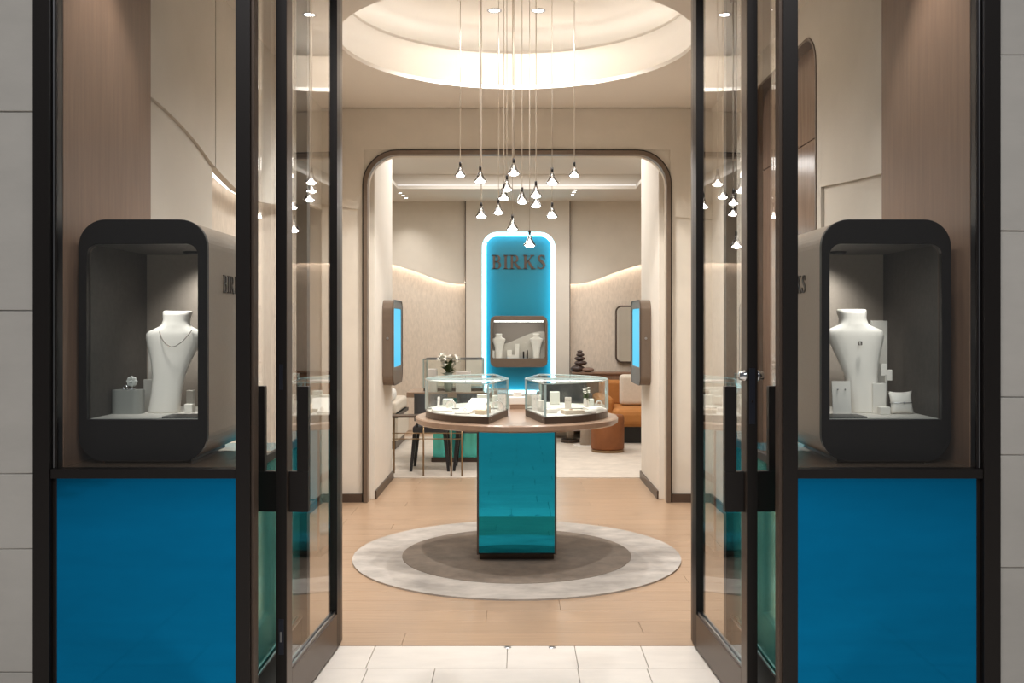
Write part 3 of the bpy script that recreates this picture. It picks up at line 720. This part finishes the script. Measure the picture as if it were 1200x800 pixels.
# ------------------------------------------------------------------ display windows
def window(n, sx):
    side = 'left' if sx < 0 else 'right'
    wd = struct('window_%d' % n, side+' display window with blackened bronze frame', 'window')
    def B(nm, x0, x1, y0, y1, z0, z1, m, bevel=.0015, **k):
        a, b = sorted((sx*x0, sx*x1)); return MB().box(a, b, y0, y1, z0, z1).build(nm, m, wd, bevel=bevel, **k)
    B('outer_post', 1.738, 1.80, 3.585, 3.66, 0, 3.4, DARK)
    B('outer_reveal', 1.722, 1.738, 3.61, 3.66, 0, 3.4, DARK)
    B('gasket', 1.728, 1.733, 3.604, 3.611, 1.02, 3.4, SATIN, 0, label='thin bright metal bead')
    B('corner_post', .992, 1.046, 3.585, 3.655, 0, 3.4, DARK)
    B('corner_reveal', .980, .991, 3.60, 3.655, 0, 3.4, BRONZE2, 0)
    B('rear_post', 1.004, 1.056, 4.62, 4.68, 0, 3.4, DARK)
    B('hinge_post', .862, .905, 4.71, 4.77, 0, 3.4, BRONZE2)
    B('sill_rail', 1.046, 1.738, 3.592, 3.65, .982, 1.017, DARK)
    B('head_rail', .99, 1.80, 3.59, 3.66, 3.3, 3.4, DARK)
    B('return_sill_rail', 1.030, 1.050, 3.655, 4.62, .985, 1.017, DARK)
    B('return_bottom_rail', 1.0305, 1.052, 3.655, 4.62, .0, .155, DARK)
    B('return_bead', 1.026, 1.034, 3.655, 4.62, .155, .163, SATIN, 0)
    B('front_glass', 1.046, 1.738, 3.618, 3.624, 1.017, 3.3, GLASS, 0)
    B('return_glass', 1.038, 1.044, 3.655, 4.62, 1.017, 3.4, GLASS, 0)
    B('transom_header', .86, 1.06, 3.66, 4.7, 3.36, 3.44, DARK)
    pl = thing('window_plinth', 'blue lacquered plinth under the '+side+' display window', 'plinth', (0, 0, 0))
    def P(nm, x0, x1, y0, y1, z0, z1, m, **k):
        a, b = sorted((sx*x0, sx*x1)); return MB().box(a, b, y0, y1, z0, z1).build(nm, m, pl, **k)
    P('front_panel', 1.0465, 1.722, 3.612, 3.624, .0, .982, BLUE, label='deep blue glossy front panel')
    P('side_panel', 1.040, 1.048, 3.656, 4.62, .163, .985, SIDETEAL, label='teal glossy side panel')
    P('carcass', 1.052, 1.718, 3.66, 4.50, 0, .995, DARK)
    P('ledge', 1.047, 1.719, 3.652, 4.14, .995, 1.016, mat('bronze_ledge', (150, 130, 112), .16, .7), bevel=.001)
    P('rear_glass_top', 1.047, 1.719, 4.145, 4.53, .995, 1.002, mat('cyan_glass', (30, 175, 200), .15, .3), label='cyan glass top behind the ledge')
window(1, -1); window(2, 1)

def display_case(sx):
    side = 'left' if sx < 0 else 'right'
    x0, x1 = (-1.705, -1.205) if sx < 0 else (1.186, 1.690)
    cx = (x0+x1)/2; hw = (x1-x0)/2
    t = thing('display_case', 'tall rounded dark-framed jewellery case in the '+side+' window', 'display case', (cx, 3.75, 1.0165))
    z0, z1 = .006, .949; Dp = .62
    iz0, iz1 = .17, .853
    ix0 = -.462/2+.0; ix1 = -ix0
    f = lambda u, v, q: (u, q, v)
    MB().ring(rrect(-hw, hw, z0, z1, .105, 10), rrect(-hw+.032, hw-.036, iz0, iz1, .045, 10, rb=.002), 0, .028, f).build('frame', DARK, t, bevel=.003)
    MB().ring(rrect(-hw+.004, hw-.004, z0+.004, z1-.004, .101, 10), rrect(-hw+.018, hw-.018, z0+.018, z1-.018, .09, 10), .034, Dp, f).build('shell', TAUPE, t, label='taupe leather-look outer shell')
    MB().ring(rrect(-hw+.012, hw-.012, z0+.012, z1-.012, .095, 10), rrect(-hw+.034, hw-.038, iz0-.002, iz1+.002, .044, 10, rb=.002), .028, .035, f).build('gap_bead', BRONZE2, t)
    MB().box(-hw+.02, hw-.02, Dp-.02, Dp-.012, .03, .92).build('back_panel', mat('case_back_linen', (158, 147, 136), .8, noise=.05, scale=60, bump=.2), t)
    # inner walls
    MB().box(-hw+.030, -hw+.036, .03, Dp-.02, iz0-.01, iz1+.02).build('inner_wall', CASEDARK, t)
    MB().box(hw-.036, hw-.030, .03, Dp-.02, iz0-.01, iz1+.02).build('inner_wall', CASEDARK, t)
    MB().box(-hw+.03, hw-.03, .03, Dp-.02, iz0-.012, iz0+.002).build('deck', PALE, t)
    MB().box(-hw+.03, hw-.03, .03, Dp-.02, iz1+.002, iz1+.02).build('lid', CASEDARK, t)
    MB().box(*((.06, hw-.04) if sx < 0 else (-hw+.04, -.06)), .04, .16, iz0+.002, iz0+.008).build('dark_tray', DARK, t)
    MB().box(-hw+.033, hw-.037, .010, .014, iz0, iz1-.001).build('glass_pane', CASEGLASS, t)
    MB().lathe([(0, -.012), (.035, -.012), (.04, 0), (.03, 0)], (0, 0, 0), 20).build('downlight', DARK, t, loc=(.05*-sx, .42, iz1+.004))
    MB().box(-hw+.08, hw-.08, .06, .5, 0, .02).build('foot', DARK, t)
    # lettering on the side facing the entrance
    if sx < 0:
        lettering(t, .072, .285, lambda u, v, q: (hw-.004+q, .215+u, .672+v), -.001, .004, BRONZE2)
    else:
        lettering(t, .072, .285, lambda u, v, q: (-hw+.004-q, .505-u, .672+v), -.001, .004, BRONZE2)
    # lamp
    spot('case_lamp', (cx-.02*sx, 3.75+.14, 1.0165+iz1-.02), 7.5, 1.7, WHITE, (0.42, sx*.30, 0), .9, .03)
    spot('case_back_lamp', (cx-.08*sx, 3.75+.44, 1.0165+iz1-.035), 5.0, 2.2, WHITE, (0.35, sx*.1, 0), .9, .03)
    return t
display_case(-1); display_case(1)
KZ = 1.0165+.172
# left case contents
bl = bust('necklace_bust', 'large white necklace bust in the left window case', (*px(192, 0, 4.04)[:2], KZ), .425, rotz=.12, lean=.125)
bcx = px(194, 0, 4.04)
nk = [px(184.5, 388, 3.985), px(187, 396, 3.98), px(192, 403, 3.975), px(198, 406.5, 3.972), px(204, 405.5, 3.972), px(212, 400, 3.975), px(219, 392, 3.985), px(223.5, 386, 4.0)]
nk = [(p[0], p[1]+.02, p[2]) for p in nk]
o = MB().tube(nk, .0016, 6).build('necklace', mat('necklace_metal', (120, 104, 96), .25, .9)); tag(o, 'fine chain necklace on the bust in the left window case', 'necklace')
o = MB().prism(rrect(-.062, .062, -.04, .04, .03), 0, .098, XY).build('display_block', GREYBLOCK, None, loc=(*px(150.5, 0, 4.0)[:2], KZ)); tag(o, 'grey rounded block in the left window case', 'display block')
t = thing('ring_stand', 'faceted glass flower ring stand on the grey block', 'ring stand', (*px(155, 0, 4.0)[:2], KZ+.098))
MB().lathe([(.012, 0), (.012, .004), (.004, .008), (.004, .02)], (0, 0, 0), 12).build('stand_foot', SILVER, t)
mb = MB(); 
for k in range(8):
    a = 2*pi*k/8; mb.lathe([(0, -.011), (.010, -.003), (.010, .004), (0, .011)], (.014*cos(a), -.004, .034+.014*sin(a)), 6, smooth=False)
mb.lathe([(0, -.01), (.012, 0), (0, .01)], (0, -.008, .034), 6, smooth=False); mb.build('glass_petals', mat('frosted_crystal', (225, 225, 220), .15, .2), t)
o = MB().tube([(.009*cos(2*pi*i/16), .0, .010+.009*sin(2*pi*i/16)) for i in range(16)], .0025, 6, closed=True).build('ring', SILVER, None, loc=(px(147, 0, 3.99)[0], 3.99, KZ+.098)); tag(o, 'silver ring beside the glass flower on the grey block', 'ring')
def clearplate(lb, x, D, w_, h, m=None):
    o = MB().box(-w_/2, w_/2, -.006, .006, 0, h).build('backing_plate', m or PALE, None, bevel=.002, loc=(px(x, 0, D)[0], D, KZ)); return tag(o, lb, 'display plate')
clearplate('tall pale plate behind the bust in the left window case', 188, 4.16, .10, .315)
clearplate('short cream block left of the bust in the left window case', 175, 4.1, .045, .135)
dblock('small silver cube right of the bust in the left window case', 222, 4.05, .035, .035, .035, m=WHITE_M, z=KZ)
dblock('small white ring block behind the cube in the left window case', 223.5, 4.16, .03, .03, .085, m=PALE, z=KZ)
# right case contents
bust('necklace_bust', 'large white necklace bust in the right window case', (*px(1015, 0, 4.04)[:2], KZ), .432, rotz=-.12, lean=-.13)
t = thing('pendant_charm', 'small square diamond pendant on the bust in the right window case', 'pendant', (px(1008, 0, 3.99)[0], 4.0, EYE-(402-382)*4.0/F))
MB().ring(rrect(-.008, .008, -.008, .008, .003, 3), rrect(-.005, .005, -.005, .005, .001, 3), -.012, -.006, XZ).build('setting', BRONZE2, t)
MB().lathe([(0, -.003), (.004, 0), (0, .003)], (0, -.011, 0), 8).build('diamond', SILVER, t)
earcard('white earring card at left of the bust in the right window case', 987, 3.92, .075, .135, .12, KZ)
clearplate('tall clear-looking plate behind the bust in the right window case', 1030, 4.14, .07, .385)
clearplate('short white block beside the bust foot in the right window case', 1030, 4.0, .055, .125, WHITE_M)
dblock('low white block before the pillow in the right window case', 1035.5, 3.95, .042, .04, .032, z=KZ)
t = thing('earring_stand', 'slim white earring stand beside the pillow in the right window case', 'earring stand', (*px(1038, 0, 4.02)[:2], KZ))
MB().box(-.005, .005, -.005, .005, 0, .16).build('stand_post', PALE, t)
MB().box(-.02, .004, -.004, .004, .155, .205).build('left_clip', WHITE_M, t, bevel=.002)
MB().box(.004, .026, -.004, .004, .135, .18).build('right_clip', WHITE_M, t, bevel=.002)
t = thing('ring_pillow', 'white square ring pillow in the right window case', 'pillow', (*px(1056, 0, 3.98)[:2], KZ), rotz=.1)
n = 12; vs = []; fs = []
W = .052
for side in (-1, 1):
    for i in range(n+1):
        for j in range(n+1):
            u = -1+2*i/n; v = -1+2*j/n
            th = .022*max(0, (1-u**2))**.5*max(0, (1-v**2))**.5
            pin = 1-.13*(1-abs(v)**2)*abs(u)**3; pin2 = 1-.13*(1-abs(u)**2)*abs(v)**3
            xx, zz = u*W*pin, v*W*.9*pin2
            vs.append((xx, side*th+.012*v, zz+W*.9))
for s in range(2):
    o_ = s*(n+1)**2
    for i in range(n):
        for j in range(n):
            a = o_+i*(n+1)+j; fs.append((a, a+1, a+n+2, a+n+1))
mb = MB(); mb.add(vs, fs, True); mb.build('cushion', WHITE_M, t)
MB().tube([(W*.9*cos(2*pi*i/20)*1.0, .026*sin(2*pi*i/20), W*.9) for i in range(20)], .0015, 6, closed=True).build('chain', SILVER, t)
MB().lathe([(0, -.005), (.006, 0), (0, .005)], (.0, -.028, W*.92), 8).build('stone_setting', SATIN, t)

# ------------------------------------------------------------------ pendants
PN = [(539.4, 208, 7.1, 'leftmost'), (562.8, 215, 6.2, 'second highest at left with the thick cord'), (602, 206, 6.25, 'highest centre'), (647, 217, 6.3, 'upper right of centre'),
      (673, 208, 7.1, 'rightmost'), (594, 224.5, 6.7, 'small one just left of centre behind others'), (590.5, 235, 6.6, 'left of centre in the middle cluster'), (611.8, 239, 6.55, 'right of centre in the middle cluster'),
      (628, 232, 6.5, 'upper of two stacked at centre right'), (628.3, 243.5, 6.9, 'lower of two stacked at centre right'), (584.3, 251.5, 7.05, 'lower one at centre left'), (564, 256, 6.85, 'lower left hanging under the thick cord'),
      (647, 256, 6.85, 'lower right'), (600.5, 271, 6.45, 'second lowest above the sign edge'), (620.6, 290, 6.35, 'lowest in front of the sign')]
proto = None
for x, yb, D, lb in PN:
    p = px(x, yb, D)
    t = thing('pendant_lamp', lb+' of the glass drop pendant lamps', 'pendant lamp', p, group='glass drop pendant lamps'); t.scale = (1.15, 1.15, 1.0)
    if proto is None:
        proto = []
        proto.append(MB().lathe([(.0035, .115), (.0075, .113), (.0078, .085), (.004, .083)], (0, 0, 0), 12).build('cap', DARK, t))
        proto.append(MB().lathe([(.0075, .09), (.011, .075), (.017, .055), (.026, .034), (.037, .017), (.038, .013), (.036, .013), (.024, .034), (.015, .055), (.009, .075)], (0, 0, 0), 20).build('glass_shade', glassmat('drop_glass', (.62, .60, .58), 2.2), t))
        proto.append(MB().lathe([(0, 0), (.014, .002), (.024, .008), (.028, .013), (.019, .021), (.011, .030), (.006, .042), (0, .048)], (0, 0, 0), 16).build('crystal_lamp', BULB, t))
    else:
        for c in proto:
            d = c.copy(); COL.objects.link(d); d.parent = t
    th = .0042 if 'thick' in lb or 'highest centre' == lb else .0024
    MB().tube([(0, 0, .11), (0, 0, 3.955-p[2])], th, 6).build('cord', mat('pale_cord', (196, 184, 168), .4, .2), t)
    MB().lathe([(.0, -.012), (.02, -.012), (.022, 0), (0, 0)], (0, 0, 3.955-p[2]), 12).build('ceiling_rose', CEIL, t)
S_ = None
def downlight(lb, x, y_, z, r=.04, power=0, group=None, wide=1.9):
    t = thing('downlight', lb, 'downlight', (x, y_, z), group=group)
    MB().lathe([(r*.7, -.001), (r, -.004), (r, 0), (r*.7, .0)], (0, 0, 0), 24).build('trim_ring', SATIN, t)
    MB().lathe([(0, -.0015), (r*.72, -.0015), (r*.72, 0)], (0, 0, 0), 24).build('lens', LENS, t)
    if power: spot('downlight_beam', (x, y_, z-.05), power, wide, WARM, (0, 0, 0), .7, .025)
downlight('left recessed downlight in the round ceiling cove', -.17, 7.35, 3.955, .055, 112, 'cove downlights', 2.45)
downlight('right recessed downlight in the round ceiling cove', .165, 7.35, 3.955, .055, 112, 'cove downlights', 2.45)
downlight('added unseen left front downlight of the round cove nearer the entrance', -.75, 5.75, 3.955, .055, 112, 'cove downlights', 2.45)  # out of view, added for more light from the cove
downlight('added unseen right front downlight of the round cove nearer the entrance', .75, 5.75, 3.955, .055, 112, 'cove downlights', 2.45)  # its right-hand twin, likewise unseen and added for light
for i in range(3):
    n3 = ('front', 'middle', 'rear')[i]
    downlight(n3+' spot of the left trio in the back room ceiling', -1.60-.01*i if False else px(469+i*3.5, 0, 13.3+.25*i)[0], 13.3+.25*i, 3.385, .035, 14, 'back room downlight trios')
    downlight(n3+' spot of the right trio in the back room ceiling', px(674-i*1.5, 0, 13.0+.22*i)[0], 13.0+.22*i, 3.385, .035, 14, 'back room downlight trios')
area('tray_glow', (0, 11.0, 3.59), 2.6, 85, WARM, size_y=3.2)
spot('threshold_downlight', (-.55, 4.25, 3.34), 50, 1.7, WARM); spot('threshold_downlight', (.55, 4.25, 3.34), 50, 1.7, WARM)
spot('window_downlight', (-1.42, 3.95, 3.4), 24, 1.5, WARM); spot('window_downlight', (1.42, 3.95, 3.4), 24, 1.5, WARM)
area('passage_light', (0, 9.2, 3.36), .5, 3, WARM)

# ------------------------------------------------------------------ back room furniture, left
def leg(mb, x, y_, z0, z1, w0, w1, dx=0, dy=0):
    mb.add([(x+dx-w0,y_+dy-w0,z0),(x+dx+w0,y_+dy-w0,z0),(x+dx+w0,y_+dy+w0,z0),(x+dx-w0,y_+dy+w0,z0),(x-w1,y_-w1,z1),(x+w1,y_-w1,z1),(x+w1,y_+w1,z1),(x-w1,y_+w1,z1)],
           [(0,3,2,1),(4,5,6,7),(0,1,5,4),(1,2,6,5),(2,3,7,6),(3,0,4,7)])
CZ = .006
dk = thing('consultation_desk', 'wooden consultation desk on a teal glass base behind the round table', 'desk', (-.72, 11.2, CZ))
MB().box(-.52, .62, -.35, .35, .74, .80).build('desktop', TABLEWOOD, dk, bevel=.004)
MB().box(-.23, .28, -.22, .22, 0, .74).build('base_panel', SIDETEAL, dk, label='teal glass base')
MB().box(-.25, .30, -.24, .24, 0, .05).build('base_plinth', BRONZE2, dk)
dc = thing('desk_showcase', 'rectangular glass showcase standing on the consultation desk', 'display case', (-.74, 11.27, .806))
MB().box(-.33, .35, -.2, .2, 0, .03).build('base', BRONZE2, dc)
MB().ring(rrect(-.33, .35, -.2, .2, .001, 2), rrect(-.325, .345, -.195, .195, .001, 2), .03, .36, XY).build('glass_walls', CASEGLASS, dc)
MB().box(-.33, .35, -.2, .2, .36, .366).build('top_pane', CASEGLASS, dc)
for sx in (-.33, .35):
    for sy in (-.2, .2): MB().box(sx-.008, sx+.008, sy-.008, sy+.008, .03, .366).build('corner_edge', EDGE, dc)
for sy in (-.2, .2): MB().box(-.33, .35, sy-.007, sy+.007, .356, .372).build('top_edge', SATIN, dc)
flowers('white lily bouquet in a glass vase standing before the desk showcase', (px(525.5, 0, 10.9)[0], 10.9, .806), .42, .11, 22, .05, .22, mat('vase_green', (150, 160, 150), .1, .1))
dblock('white jewellery box at left on the consultation desk', 507, 10.93, .10, .1, .26, z=.806)
dblock('white jewellery box at right on the consultation desk', 543, 10.93, .17, .1, .235, z=.806)
def chair(lb, x, y_, rz):
    t = thing('dining_chair', lb, 'chair', (x, y_, CZ), rz); t.scale = (.84, .84, .95)
    MB().box(-.22, .22, -.22, .22, .42, .50).build('seat', DARKGREY, t, bevel=.02)
    pts = [(.23*sin(a)*1.0, -.23*cos(a)) for a in lsp(-1.2, 1.2, 12)]
    mb = MB(); po = [(x_*1.0, y2) for x_, y2 in pts]; pn2 = [(x_*.85, y2*.85) for x_, y2 in pts]
    for i in range(11): mb.prism([po[i], po[i+1], pn2[i+1], pn2[i]], .55, .86, XY)
    mb.build('backrest', DARKGREY, t)
    for a in (-.19, .19):
        for b in (-.19, .19):
            l = MB(); leg(l, a, b, 0, .43, 0.017, .026, a*.25, b*.25); l.build('leg', BLACKWOOD, t)
    for a in (-.16, .16):
        MB().tube([(a, -.2, .46), (a, -.22, .58)], .012, 6).build('back_support', BLACKWOOD, t)
    return t
chair('charcoal chair with black legs at left in front of the desk', px(506, 0, 10.5)[0], 10.45, .0)
chair('charcoal chair with black legs at right in front of the desk', px(555, 0, 10.5)[0], 10.48, .0)
bs = thing('brass_side_table', 'light brass framed side table beside the desk chairs', 'side table', (px(500, 0, 10.05)[0]-.1, 10.05, CZ))
xs_l = [px(496.5, 0, 9.98)[0], px(529, 0, 9.98)[0], px(541.5, 0, 9.98)[0]]
ox = bs.location[0]
for i, xl in enumerate(xs_l): MB().tube([(xl-ox, -.10, 0), (xl-ox, -.10, .60)], .009, 8).build('leg', BRASS, bs)
MB().tube([(-.25, .08, 0), (-.25, .08, .60)], .009, 8).build('leg', BRASS, bs)
MB().box(-.27, xs_l[-1]-ox+.02, -.12, .10, .60, .62).build('table_top', BRONZE2, bs)
for zz in (.36, .42): MB().tube([(-.9, .08, zz), (xs_l[-1]-ox, .08, zz)], .006, 6).build('rail', BRASS, bs)
bn = thing('cushioned_bench', 'cream upholstered bench along the left of the back room', 'bench', (-1.9, 12.6, CZ))
MB().box(-.9, .42, -.6, .6, .12, .40).build('bench_base', CREAM, bn, bevel=.01)
MB().box(-.9, .42, -.6, .6, .40, .44).build('wood_band', BLACKWOOD, bn)
MB().box(-.9, .40, -.6, .6, .44, .60).build('seat_cushion', CREAM, bn, bevel=.04)
MB().box(-.9, .38, -.5, .5, 0, .12).build('plinth', BRONZE2, bn)
o = MB().box(-.2, .22, -.14, .14, 0, .16).build('cushion', WHITE_M, None, bevel=.06, loc=(-1.75, 12.2, .606)); tag(o, 'soft white cushion lying on the cream bench', 'cushion')

# ------------------------------------------------------------------ back room furniture, right
ld = thing('wood_ledge', 'brown wooden ledge behind the tan sofa on the back wall', 'ledge', (0, 13.98, CZ))
MB().box(.80, 3.1, -.12, .18, 0, .855).build('ledge_body', WOODWALL, ld)
MB().box(.795, 3.1, -.15, .18, .855, .88).build('ledge_top', WOODWALL, ld, bevel=.003)
sf = thing('sofa', 'curved tan velvet sofa at the right of the back room', 'sofa', (0, 0, CZ))
xs0 = px(705, 0, 13.3)[0]
MB().box(xs0, 2.9, 13.55, 13.84, .2, .78).build('backrest', TAN, sf, bevel=.05)
MB().box(xs0+.1, 2.9, 12.6, 13.6, .22, .46).build('seat', TAN, sf, bevel=.08)
MB().box(xs0+.15, 2.85, 12.75, 13.7, .0, .22).build('base', BLACKWOOD, sf)
MB().box(xs0-.1, xs0+.14, 12.9, 13.84, .1, .60).build('arm', TAN, sf, bevel=.08)
for i in range(5): MB().box(xs0+.30*i+.02, xs0+.30*i+.30, 13.50, 13.56, .46, .76).build('back_channel', TAN, sf, bevel=.02)
pc = MB()
o = MB().box(-.21, .21, -.07, .07, 0, .42).build('throw_pillow', CREAM, None, bevel=.05, loc=(px(744, 0, 13.2)[0], 13.22, .47)); tag(o, 'cream linen pillow leaning on the tan sofa', 'pillow')
pf = thing('pouf', 'cylindrical cognac velvet pouf behind the round table', 'pouf', (px(712, 0, 11.9)[0], 11.9, CZ))
MB().lathe([(.0, .03), (.19, .03), (.205, .05), (.205, .42), (.19, .45), (0, .46)], (0, 0, 0), 32).build('pouf_body', COGNAC, pf)
MB().lathe([(0, 0), (.2, 0), (.2, .03), (0, .03)], (0, 0, 0), 32, smooth=False).build('pouf_base', BRASS, pf)
st = thing('pedestal_table', 'small taupe pedestal table left of the cognac pouf', 'side table', (px(686.5, 0, 12.5)[0], 12.45, CZ))
MB().lathe([(0, 0), (.17, 0), (.17, .015), (0, .015)], (0, 0, 0), 32, smooth=False).build('disc_foot', WHITE_M, st)
MB().cyl((0, 0, 0), .075, .015, .50).build('pedestal', TAUPE, st)
MB().cyl((0, 0, 0), .24, .50, .53, 40).build('table_top', TAUPE, st)
ct = thing('coffee_table', 'low pale round coffee table with dark foot in the back room', 'coffee table', (px(668, 0, 12.85)[0], 12.85, CZ))
MB().cyl((0, 0, 0), .12, 0, .04).build('foot', BRONZE2, ct); MB().cyl((0, 0, 0), .05, .04, .30).build('pedestal', TAUPE, ct); MB().cyl((0, 0, 0), .26, .30, .34, 40).build('table_top', PALE, ct)
# armchair behind the right showcase
ac = thing('armchair', 'dark grey armchair seen through the right showcase', 'armchair', (.66, 13.50, CZ))
MB().box(-.33, .33, -.3, .3, .15, .45).build('seat', DARKGREY, ac, bevel=.05)
MB().box(-.34, .34, .18, .34, .40, .82).build('backrest', DARKGREY, ac, bevel=.05)
for s in (-1, 1): MB().box(s*.33-.05, s*.33+.05, -.3, .3, .15, .62).build('arm', DARKGREY, ac, bevel=.03)
for a in (-.27, .27):
    for b in (-.24, .24): l = MB(); leg(l, a, b, 0, .16, .012, .018); l.build('leg', BLACKWOOD, ac)
# stones on the ledge
sz = CZ+.88
for x, r, h, lb in ((677, .105, .10, 'largest dark stone at the base of the pebble stack'), (680.5, .095, .075, 'second dark stone up in the pebble stack'), (679.5, .08, .065, 'third dark stone up in the pebble stack'), (680, .06, .055, 'fourth dark stone up in the pebble stack'), (679.5, .04, .045, 'smallest dark stone topping the pebble stack')):
    D = 13.95
    o = MB().lathe([(0, 0)]+[(r*sin(a), h/2-h/2*cos(a)) for a in lsp(.2, pi-.2, 9)]+[(0, h)], (0, 0, 0), 18).build('stone', PEBBLE, None, loc=(px(x, 0, D)[0], D, sz)); tag(o, lb, 'stone'); sz += h-.006
    o.scale = (1, .8, 1)
o = MB().lathe([(0, 0)]+[(.09*sin(a), .035-.035*cos(a)) for a in lsp(.2, pi-.2, 9)]+[(0, .07)], (0, 0, 0), 18).build('stone', mat('brown_pebble', (130, 104, 90), .5), None, loc=(px(689, 0, 13.92)[0], 13.90, CZ+.88)); tag(o, 'flat brown stone beside the pebble stack', 'stone'); o.scale = (1, .7, 1)
# mirror on the back wall
mr = thing('wall_mirror', 'rounded dark-framed mirror on the right of the back wall', 'mirror', (0, BY-.02, 0))
mx0 = px(721, 0, 14.3)[0]; mz0, mz1 = EYE-(425-382)*14.3/F, EYE+(382-358)*14.3/F
MB().ring(rrect(mx0, mx0+.62, mz0, mz1, .09), rrect(mx0+.022, mx0+.598, mz0+.022, mz1-.022, .07), -.06, 0, XZ).build('mirror_frame', BRONZE2, mr)
MB().prism(rrect(mx0+.02, mx0+.60, mz0+.02, mz1-.02, .07), -.04, -.02, XZ).build('mirror_glass', MIRROR, mr)
